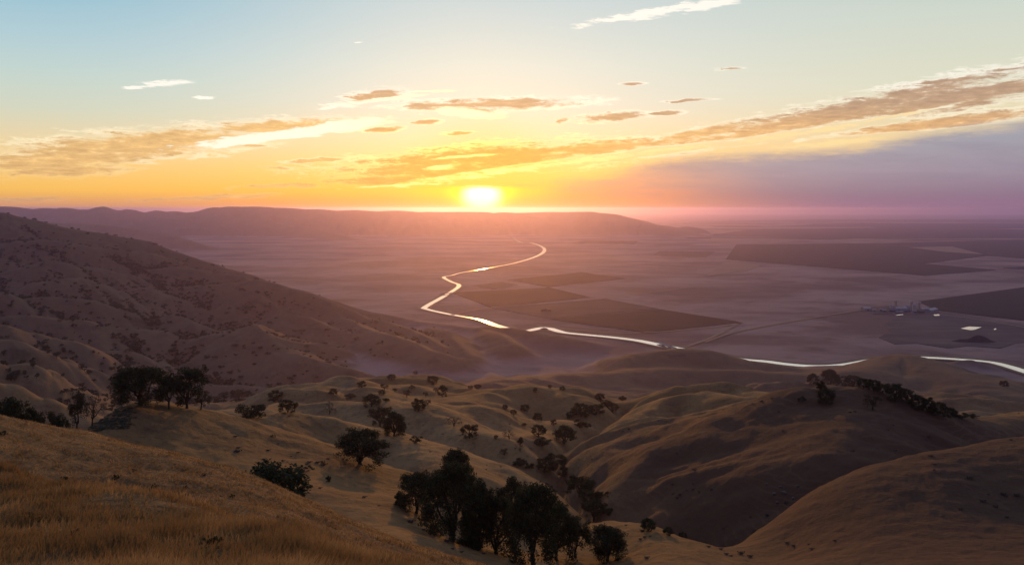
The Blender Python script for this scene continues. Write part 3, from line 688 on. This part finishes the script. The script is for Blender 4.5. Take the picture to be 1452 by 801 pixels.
def lite(seed):
    rng = np.random.default_rng(seed); rr = random.Random(seed)
    return leaves(rng, [(rr.uniform(-.3,.3), rr.uniform(-.3,.3), rr.uniform(.25,.7), rr.uniform(.18,.28)) for _ in range(7)], 46, .17)
LT = [lite(q) for q in (91,92,93)]
cs, fs, off = [], [], 0
for i, p in enumerate(REST[:24000]):
    c, f = LT[i % 3]; h = RNG.uniform(2.4, 3.6)*RNG.uniform(1, 3.0); w = h*RNG.uniform(1.2, 2.2); a = RNG.uniform(0, 6.28)
    q = c*np.array([w, w, h]); q = np.stack([q[:,0]*math.cos(a)-q[:,1]*math.sin(a), q[:,0]*math.sin(a)+q[:,1]*math.cos(a), q[:,2]], 1)+p
    cs.append(q); fs.append(f+off); off += len(q)
tag(link('distant_woodland', mesh_np('distant_woodland', np.vstack(cs), np.vstack(fs), 4, M_LEAF)), 'scattered dark oaks and scrub far off on the left mountain', 'trees', kind='stuff')
print('MP', len(MP), len(IND), len(REST))
# ---------- dry grass
def grass():
    n = 330000; r = np.exp(RNG.uniform(math.log(7.5), math.log(105), n)); th = np.radians(RNG.uniform(-38, 12, n))
    x, y = np.sin(th)*r, np.cos(th)*r
    k = gnoise(x/2.2, y/2.2, 301)+.7*gnoise(x/.7, y/.7, 302); keep = k > RNG.uniform(-.9, .5, n)
    x, y, r, k = x[keep], y[keep], r[keep], k[keep]; n = len(x); z = height(x, y)-.03
    h = (.20+.16*np.clip(k, 0, 1.3))*RNG.uniform(.55, 1.5, n)*(1-.35*sstep(40, 90, r)); wd = .010*RNG.uniform(.7, 1.4, n)*np.clip(r/16, 1, 4.5)
    a = RNG.uniform(0, 6.283, n); lx, ly = RNG.normal(0, .3, n)*h+.12*h, RNG.normal(0, .3, n)*h
    ca, sa = np.cos(a)*wd, np.sin(a)*wd
    p0 = np.stack([x-ca, y-sa, z], 1); p1 = np.stack([x+ca, y+sa, z], 1)
    m0 = np.stack([x+lx*.35-ca*.6, y+ly*.35-sa*.6, z+h*.6], 1); m1 = np.stack([x+lx*.35+ca*.6, y+ly*.35+sa*.6, z+h*.6], 1)
    tp = np.stack([x+lx, y+ly, z+h], 1)
    co = np.stack([p0, p1, m1, m0, tp], 1).reshape(-1, 3); b = np.arange(n)[:,None]*5
    f = np.concatenate([b+np.array([[0,1,2]]), b+np.array([[0,2,3]]), b+np.array([[3,2,4]])], 1).reshape(-1, 3)
    tag(link('grass', mesh_np('grass', co, f, 3, M_GRASS)), 'dry golden grass on the near shoulders of the hill', 'grass', kind='stuff')
grass()
def sage_patch():
    q = RNG.uniform(0, 1, (420, 2)); pts = np.stack([122+q[:,0]*62+RNG.normal(0,4,420), 583+q[:,1]*30-q[:,0]*6], 1)
    co_, fa_ = leaves(np.random.default_rng(8), [(0,0,.3,.5),(.3,.2,.25,.4),(-.3,.1,.2,.4)], 60, .16)
    cs, fs, off = [], [], 0
    for p in hits(pts):
        if not 150 < p[1] < 260: continue
        s = RNG.uniform(.35, .8); c = co_*s*np.array([1.2,1.2,.8])+p; cs.append(c); fs.append(fa_+off); off += len(c)
    if cs: tag(link('sagebrush', mesh_np('sagebrush', np.vstack(cs), np.vstack(fs), 4, M_SAGE)), 'patch of low grey-green sagebrush on the third hill', 'sagebrush', kind='stuff')
sage_patch()
def brush():
    n = 900; px = RNG.uniform(330, 1452, n); py = RNG.uniform(560, 800, n); co_, fa_ = leaves(np.random.default_rng(9), [(0,0,.3,.45),(.3,.2,.2,.3),(-.3,.1,.25,.35)], 40, .17)
    h = hits(np.stack([px, py], 1), 100); h = h[np.isfinite(h[:,1])]; x, y = h[:,0], h[:,1]
    h = h[(gnoise(x/30, y/30, 71)+.6*gnoise(x/9, y/9, 72) > .28)]
    cs, fs, off = [], [], 0
    for p in h:
        s = RNG.uniform(.25, .5)*RNG.uniform(1, 2.6); c = co_*s*np.array([1.4,1.4,.9])+p; cs.append(c); fs.append(fa_+off); off += len(c)
    tag(link('brush', mesh_np('brush', np.vstack(cs), np.vstack(fs), 4, M_TWIG)), 'low dark brush and dead weeds dotted over the grassy hills', 'brush', kind='stuff')
brush()
# ---------- the plain: fields, canal, plant
def field_mat(name, c1, c2, rot, sc):
    m, t, b = new_mat(name, .95, .05); pos = t.new('ShaderNodeNewGeometry').outputs['Position']
    f = t.noise(t.mapping(pos, rot=(0,0,rot), scale=(sc, sc*6, 1)), 1.0, 5, .6); g = t.noise(pos, .004, 5, .6)
    t.put(b.inputs['Base Color'], t.mix(t.sm(t.m('ADD', t.m('MULTIPLY', f, .5), t.m('MULTIPLY', g, .5)), .35, .65), c1, c2)); return m
F_DARK = field_mat('ploughed_soil', (.020,.016,.018), (.038,.028,.028), .3, .004)
F_GREEN = field_mat('orchard_rows', (.005,.012,.018), (.010,.020,.026), -.2, .01)
F_MAUVE = field_mat('stubble', (.075,.05,.045), (.11,.075,.062), .2, .003)
F_PALE = field_mat('bare_pale_earth', (.26,.165,.115), (.34,.22,.15), .1, .003)
F_GREY = field_mat('tailings', (.075,.06,.062), (.16,.12,.108), .5, .004)
def slab(name, pts, top, mat, kind='structure'):
    v = [on_plain(px, py, 0) for px, py in pts]; n = len(v)
    vs = [(x, y, -2.0) for x, y, _ in v]+[(x, y, top) for x, y, _ in v]
    fs = [tuple(range(n, 2*n))]+[(i, (i+1) % n, n+(i+1) % n, n+i) for i in range(n)]
    return tag(link(name, pydata(name, vs, fs, mat)), kind=kind)
for i, (pts, top, mt) in enumerate([
 ([(640,415),(696,436),(838,422),(779,408)], 1.8, F_DARK), ([(720,397),(778,407),(888,395),(825,386.5)], 1.8, F_DARK),
 ([(780,453),(918,472),(1050,457),(937,439)], 1.8, F_DARK), ([(698,437),(778,452),(935,438),(858,424)], 1.5, F_MAUVE), ([(668,405),(700,410),(735,404),(712,400)], 1.5, F_MAUVE),
 ([(1044,347),(1029,368),(1180,380),(1311,391),(1412,383),(1308,374),(1400,363),(1470,368),(1470,340),(1250,345)], 2.4, F_GREEN),
 ([(1302,428),(1328,440),(1480,458),(1480,404)], 2.4, F_GREEN), ([(1289,351),(1340,357.5),(1394,361),(1350,350)], 3.2, F_PALE), ([(1422,380),(1480,384),(1480,377)], 2.2, F_GREEN),
 ([(1005,334),(1160,338),(1470,338),(1470,326),(1240,323),(1060,326)], 2.0, F_GREEN), ([(1090,321.5),(1290,322),(1470,324),(1470,317),(1200,316.5)], 2.0, F_GREEN), ([(960,315),(1200,314.5),(1470,315.5),(1470,311),(1150,311)], 2.0, F_DARK),
 ([(1165,341),(1260,343.5),(1295,340.5),(1215,338.5)], 2.6, F_PALE), ([(1000,342),(1120,342.5),(1150,339.5),(1010,337.5)], 2.0, F_PALE),
 ([(805,345),(900,346),(905,342),(830,341.5)], 2.0, F_DARK), ([(925,362),(1000,365),(1015,357),(935,356)], 1.2, F_MAUVE),
 ([(1000,392),(1028,371),(1080,376),(1060,384)], 1.4, F_PALE),
 ([(1270,452),(1296,449),(1318,450),(1335,446.5),(1380,451),(1440,461),(1480,466),(1480,484),(1440,487),(1418,494),(1372,491),(1345,494),(1300,487),(1268,488),(1246,479),(1262,470),(1254,460)], 1.6, F_GREY), ([(1224,437),(1238,446),(1322,446),(1330,438),(1262,434)], 1.8, F_GREY)]):
    slab('field', pts, top, mt)
def patchwork():
    c, sn = math.cos(.22), math.sin(.22); mats = [F_DARK, F_GREEN, F_MAUVE, F_PALE, F_GREEN, F_MAUVE]
    v = 8200.0
    while v < 30000:
        dv = RNG.uniform(500, 1500); u = 1200+RNG.uniform(0, 900)
        while u < 21000:
            du = RNG.uniform(700, 2600)
            if RNG.uniform() < .62:
                q = [(u, v), (u+du-25, v), (u+du-25, v+dv-25), (u, v+dv-25)]; pts = [(a*c+b*sn*.3, b-a*sn) for a, b in q]
                if min(p[1] for p in pts) > 7300 and all(p[0]/p[1] > .14 for p in pts) and all(p[0]/p[1] < .75 for p in pts):
                    k = len(pts); vs = [(x, y, -2.0) for x, y in pts]+[(x, y, 1.5) for x, y in pts]
                    link_o = link('field', pydata('field', vs, [tuple(range(k, 2*k))]+[(i, (i+1) % k, k+(i+1) % k, k+i) for i in range(k)], mats[RNG.integers(0, 6)])); tag(link_o, kind='structure')
            u += du
        v += dv
patchwork()
M_ROCK = plain_mat('pale_rock', (.11,.095,.085), .95, .3, 1.5)
for px, py, w in ((1098,700,.8),(1106,690,.55),(1112,698,.9),(1125,706,.6),(1088,686,.5),(1131,689,.55),(1102,712,.7)):
    p = hits([(px, py)])[0]; rr = random.Random(px); bm = __import__('bmesh').new(); __import__('bmesh').ops.create_icosphere(bm, subdivisions=2, radius=1)
    for v in bm.verts: v.co *= 1+.28*float(gnoise(np.array(v.co.x*1.3+px), np.array(v.co.y*1.3+v.co.z*1.7), 4)); v.co.z *= .65
    me = bpy.data.meshes.new('boulder'); bm.to_mesh(me); bm.free(); me.materials.append(M_ROCK)
    o = link('boulder', me); o.location = p+np.array([0,0,w*.1]); o.scale = (w, w*.8, w*.8); o.rotation_euler = (0,0,rr.uniform(0,6)); tag(o, 'pale weathered boulder in the loose cluster low on the dark right hill face', 'boulder', 'boulders on the dark right hill face')
M_WATER, tw, bw = new_mat('still_water', .16, .5); bw.inputs['Base Color'].default_value = (.80,.79,.78,1); bw.inputs['Metallic'].default_value = .88
bpn = tw.new('ShaderNodeBump'); bpn.inputs['Strength'].default_value = .08; bpn.inputs['Distance'].default_value = .3
tw.put(bpn.inputs['Height'], tw.noise(tw.new('ShaderNodeNewGeometry').outputs['Position'], .2, 3)); tw.l.new(bpn.outputs[0], bw.inputs['Normal'])
M_BANK = plain_mat('canal_bank_dirt', (.21,.145,.10), .95, .25, .02)
CAN = [(700,327,40),(722,334.5,40),(737,343.5,40),(752,344.5,42),(766,349,42),(772,354,42),(768,360,42),(752,367,40),(727,374,36),(690,381,30),(655,387,26),(640,391,30),(629,393.5,34),(640,400,36),(651,405.5,36),(632,419,38),(604,435,40),(606,439,40),(640,446.5,42),(680,453.5,44),(706,462.5,44),(740,470,44),(771,465,44),(785,468,44),(800,472,42),(834,475.5,44),(870,479,46),(905,483.5,48),(937,490,50),(968,496,50),(1010,503,48),(1050,510,46),(1085,513,46),(1120,517.5,48),(1160,520,48),(1200,518,48),(1245,510.5,48),(1280,508,44),(1310,507.5,44),(1350,509.5,44),(1400,513.5,42),(1426,519,42),(1452,527,44),(1500,542,44)]
def smooth_line(pts, k=5):
    pts = np.array(pts, float); out = []
    for i in range(len(pts)-1):
        p0, p1, p2, p3 = pts[max(i-1,0)], pts[i], pts[i+1], pts[min(i+2,len(pts)-1)]
        for s in np.linspace(0, 1, k, endpoint=False):
            out.append(.5*(2*p1+(p2-p0)*s+(2*p0-5*p1+4*p2-p3)*s*s+(3*p1-p0-3*p2+p3)*s**3))
    out.append(pts[-1]); return np.array(out)
cl = smooth_line([(*on_plain(a, b)[:2], w*(.66 if a < 700 else .8)) for a, b, w in CAN])
def ribbon(cl, lo, hi, z, nrm=None):
    d = np.gradient(cl[:,:2], axis=0); d /= np.linalg.norm(d, axis=1)[:,None]; n = np.stack([-d[:,1], d[:,0]], 1)
    a = cl[:,:2]+n*lo(cl)[:,None]; b = cl[:,:2]+n*hi(cl)[:,None]; m = len(cl)
    return [(*p, z) for p in a]+[(*p, z) for p in b], [(i, i+1, m+i+1, m+i) for i in range(m-1)]
v, f = ribbon(cl, lambda c: -c[:,2]/2, lambda c: c[:,2]/2, 1.7); tag(link('water', pydata('water', v, f, M_WATER)), kind='structure')
for sgn in (-1, 1):
    v, f = ribbon(cl, lambda c: sgn*(c[:,2]/2+.5), lambda c: sgn*(c[:,2]/2+16), 2.6); tag(link('canal_bank', pydata('canal_bank', v, f, M_BANK)), kind='structure')
M_ROAD = plain_mat('dirt_road', (.27,.19,.135), .95, .15, .02)
for pts, w in (([(1330,446),(1400,456),(1480,470)],14),([(1050,457.5),(1012,478),(975,492)],12),([(1225,440),(1150,452),(1050,470),(1000,486)],11),([(1029,369),(1180,381),(1311,392),(1480,386)],14),([(1010,335),(1200,345),(1300,350)],16),([(640,447),(700,436.5),(858,423),(1000,405)],12),([(760,462),(880,473),(1000,466),(1052,458)],12),([(800,345),(900,347),(1040,346)],16)):
    q = smooth_line([(*on_plain(a, b)[:2], w) for a, b in pts], 10); v, f = ribbon(q, lambda c: -c[:,2]/2, lambda c: c[:,2]/2, 2.9); tag(link('dirt_road', pydata('dirt_road', v, f, M_ROAD)), kind='structure')
def pond(pts, z=3.0, name='water'):
    v = [on_plain(a, b) for a, b in pts]; tag(link(name, pydata(name, [(x, y, z) for x, y, _ in v], [tuple(range(len(v)))], M_WATER)), kind='structure')
pond([(1362,466.8),(1374,464.0),(1392,465.0),(1382,468.6),(1376,469.2)]); pond([(1323,447),(1331,446.6),(1333,448.6),(1325,448.8)]); pond([(1409,467.5),(1412,466.8),(1413,468),(1410,469)]); pond([(1269,447.6),(1280,446.4),(1282,447.2),(1271,448.6)])
# bridges over the canal
M_CONC = plain_mat('pale_concrete', (.30,.28,.26), .9, .15, .5); M_STEEL = plain_mat('weathered_steel', (.22,.24,.28), .6, .2, .4, .3)
M_WHITE = plain_mat('chalky_white_sheet', (.40,.375,.36), .7, .12, .2); M_BLUE = plain_mat('blue_grey_cladding', (.07,.09,.135), .7, .2, .2); M_DARKW = plain_mat('dark_corrugated_wall', (.05,.055,.07), .8, .2, .2); M_TAN = plain_mat('tan_sheet', (.34,.29,.24), .8, .2, .2)
def box_v(x0, x1, y0, y1, z0, z1):
    return [(x0,y0,z0),(x1,y0,z0),(x1,y1,z0),(x0,y1,z0),(x0,y0,z1),(x1,y0,z1),(x1,y1,z1),(x0,y1,z1)], [(0,3,2,1),(4,5,6,7),(0,1,5,4),(1,2,6,5),(2,3,7,6),(3,0,4,7)]
def boxes(*bs):
    V_, F_ = [], []
    for b in bs:
        v, f = box_v(*b); o = len(V_); V_ += v; F_ += [tuple(i+o for i in q) for q in f]
    return V_, F_
def root_at(name, px, py, label, cat, group=None, rot=0.0, z=0.0):
    o = bpy.data.objects.new(name, None); COL.objects.link(o); o.location = on_plain(px, py, z); o.rotation_euler = (0,0,rot); return tag(o, label, cat, group)
def part(name, parent, vf, mat): return link(name, pydata(name, vf[0], vf[1], mat), parent)
def bridge(px, py, rot, L, label):
    r = root_at('canal_bridge', px, py, label, 'bridge', 'bridges over the canal', rot)
    part('deck', r, boxes((-6,6,-L/2,L/2,4.4,5.4)), M_CONC)
    for s in (-1, 1): part('railing', r, boxes((s*5.6-.2,s*5.6+.2,-L/2,L/2,5.4,6.6)), M_STEEL)
    for s in (-1, 1): part('pier', r, boxes((-5,5,s*L*.2-.8,s*L*.2+.8,-1,4.4)), M_CONC)
bridge(945,491.8,.25,110,'concrete road bridge over the canal by the low brown hill'); bridge(634,417.5,-.9,80,'concrete road bridge over the diagonal reach of the canal')
def cyl(r0, r1, z0, z1, n=14, cap=True):
    v = [(r0*math.cos(2*math.pi*k/n), r0*math.sin(2*math.pi*k/n), z0) for k in range(n)]+[(r1*math.cos(2*math.pi*k/n), r1*math.sin(2*math.pi*k/n), z1) for k in range(n)]
    return v, [(k, (k+1) % n, n+(k+1) % n, n+k) for k in range(n)]+[tuple(range(n, 2*n))]
def silo(px, py, r, h, label, mat=None):
    o = root_at('storage_silo', px, py, label, 'silo', 'silos of the plant', z=1.5)
    part('body', o, cyl(r, r, -2, h), mat or M_WHITE); part('cone_roof', o, cyl(r*1.04, r*.12, h+.02, h+r*.55), M_STEEL); part('ladder', o, boxes((r+.05,r+.5,-.4,.4,-1,h)), M_STEEL)
def stack(px, py, r, h, label):
    o = root_at('plant_tower', px, py, label, 'tower', 'tall towers of the plant', z=1.5)
    part('shaft', o, boxes((-r,r,-r,r,-2,h)), M_TAN); part('head_house', o, boxes((-r*1.5,r*1.5,-r*1.5,r*1.5,h+.01,h+4)), M_WHITE); part('stair', o, boxes((r+.02,r+1.6,-1,1,-2,h*.9)), M_STEEL)
def shed(px, py, L, Wd, h, rot, label, wall, roof, name='plant_shed'):
    o = root_at(name, px, py, label, 'building', 'sheds of the plant', rot, z=1.5); a, b = L/2, Wd/2; rh = Wd*.22
    v = [(-a,-b,-2),(a,-b,-2),(a,b,-2),(-a,b,-2),(-a,-b,h),(a,-b,h),(a,b,h),(-a,b,h),(-a,0,h+rh),(a,0,h+rh)]
    part('wall', o, (v, [(0,1,5,4),(2,3,7,6),(1,2,6,9,5),(3,0,4,8,7)]), wall)
    e = 1.0; t_ = .3
    v = [(-a-e,-b-e,h-.1),(a+e,-b-e,h-.1),(a+e,0,h+rh+t_),(-a-e,0,h+rh+t_),(a+e,b+e,h-.1),(-a-e,b+e,h-.1)]
    part('roof', o, (v, [(0,1,2,3),(3,2,4,5)]), roof); part('door', o, boxes((-3,3,-b-.15,-b-.02,-2,min(h*.7,5))), M_DARKW)
stack(1270,438,3.6,30,'leftmost tall slim tower of the plant'); stack(1292,438.5,4,28,'middle tall slim tower of the plant'); stack(1303,438.8,4,26,'rightmost tall slim tower of the plant, near the dark orchard')
silo(1264,439.5,6,18,'pale silo left of the plant buildings, beside the leftmost tower'); silo(1296.5,439.8,8,20,'widest pale silo of the plant, between the middle and right towers'); silo(1286,439.8,7,17,'short pale silo left of the middle tower'); silo(1290,440,4,14,'small thin silo between the two larger pale silos')
shed(1277,440.2,44,20,10,.1,'long pale shed of the plant between the left tower and the silos',M_WHITE,M_WHITE); shed(1267,442,40,22,7,-.1,'dark shed in front of the leftmost tower',M_DARKW,M_BLUE); shed(1283,442.5,36,18,6,.05,'blue-grey shed in front of the short silo',M_BLUE,M_BLUE)
shed(1310,440.5,30,18,8,.2,'pale shed right of the rightmost tower',M_TAN,M_WHITE); shed(1320.5,442,70,24,9,.75,'long slanting pale-roofed warehouse at the right end of the plant',M_STEEL,M_WHITE); shed(1306,443.5,22,14,6,0,'small dark shed below the right silos',M_DARKW,M_DARKW)
shed(1228,440,32,22,9,.3,'pale rounded-off shed standing alone at the left end of the plant',M_TAN,M_WHITE); shed(1239,440.5,14,10,4,0,'tiny white shed beside the lone left shed of the plant',M_WHITE,M_WHITE); shed(1275,444,28,12,5,0,'low blue shed by the strip of water below the plant',M_BLUE,M_STEEL)
for i, (px, py) in enumerate(((1250,441.5),(1254,442.3),(1297,443.8))):
    o = root_at('storage_tank', px, py, ('blue tank left of the plant sheds','second blue tank nearer the plant sheds','dark blue tank below the widest silo')[i], 'tank', 'tanks of the plant', z=1.5); part('shell', o, cyl(8,8,-2,8), M_BLUE); part('lid', o, cyl(8.2,.8,8.02,9.6), M_STEEL)
def heap():
    c = on_plain(1382,484.5); n = 90; m = 26; vs, fs = [], []
    for j in range(m+1):
        for i in range(n+1):
            u, w = i/n*2-1, j/m*2-1; x, y = u*85, w*38
            z = max(0, 20*math.exp(-((u-.15)/.38)**2-(w/.5)**2)+7*math.exp(-((u+.5)/.25)**2-(w/.45)**2)-1.5)
            vs.append((x, y, z+.5*float(gnoise(np.array(x/9), np.array(y/9), 9))*min(1, z/4)-.4))
    for j in range(m):
        for i in range(n): a = j*(n+1)+i; fs.append((a, a+1, a+n+2, a+n+1))
    o = link('spoil_heap', pydata('spoil_heap', vs, fs, plain_mat('black_spoil', (.016,.016,.022), .95, .3, .1))); o.location = (c[0], c[1], 1.7); tag(o, 'black spoil heap in front of the bright settling pond', 'heap')
heap()
# dirt tracks draped over the hills
M_TRACK = plain_mat('bare_track', (.20,.135,.085), .95, .25, .4); M_RUT = plain_mat('eroded_bank', (.055,.038,.026), .95, .3, .6)
def track(pts, w, mat):
    h = hits(smooth_line(pts, 8)); h = h[np.isfinite(h[:,1])]
    d = np.gradient(h[:,:2], axis=0); d /= np.maximum(np.linalg.norm(d, axis=1), 1e-6)[:,None]; n = np.stack([-d[:,1], d[:,0]], 1)
    L = [h[:,:2]+n*w*k for k in (-.5, 0, .5)]; vs = []
    for q in L: z = height(q[:,0], q[:,1])+.25; vs += [(a, b, c) for (a, b), c in zip(q, z)]
    m = len(h); fs = [(k*m+i, k*m+i+1, (k+1)*m+i+1, (k+1)*m+i) for k in (0, 1) for i in range(m-1)]
    tag(link('dirt_track', pydata('dirt_track', vs, fs, mat)), kind='structure')
track([(479,559),(488,550),(499,541)], 2.5, M_TRACK)
#track([(621,584),(640,594),(664,606),(690,622),(712,633),(733,646)], 1.6, M_RUT)
#track([(1110,591),(1200,602),(1300,612),(1400,614),(1460,613)], 1.4, M_TRACK)
# ---------- air
def haze():
    m = bpy.data.materials.new('hazy_air'); m.use_nodes = True; t = NT(m.node_tree); t.n.clear()
    out = t.new('ShaderNodeOutputMaterial'); v = t.new('ShaderNodeVolumePrincipled')
    v.inputs['Color'].default_value = HAZE_COL; v.inputs['Density'].default_value = HAZE_D; v.inputs['Anisotropy'].default_value = HAZE_G
    t.l.new(v.outputs[0], out.inputs['Volume'])
    x, y0, y1, z0, z1 = 61000, -61000, 61000, -5.0, 443.0
    vs = [(-x,y0,z0),(x,y0,z0),(x,y1,z0),(-x,y1,z0),(-x,y0,z1),(x,y0,z1),(x,y1,z1),(-x,y1,z1)]
    fs = [(0,3,2,1),(4,5,6,7),(0,1,5,4),(1,2,6,5),(2,3,7,6),(3,0,4,7)]
    tag(link('haze', pydata('haze', vs, fs, m)), kind='stuff')
haze()
SC.view_settings.view_transform = 'Standard'; SC.view_settings.look = 'None'; SC.view_settings.exposure = EXPO; SC.view_settings.gamma = 1
SC.cycles.max_bounces = 4; SC.cycles.diffuse_bounces = 2; SC.cycles.glossy_bounces = 2; SC.cycles.transmission_bounces = 2; SC.cycles.volume_bounces = 1; SC.cycles.transparent_max_bounces = 4
SC.cycles.use_denoising = True
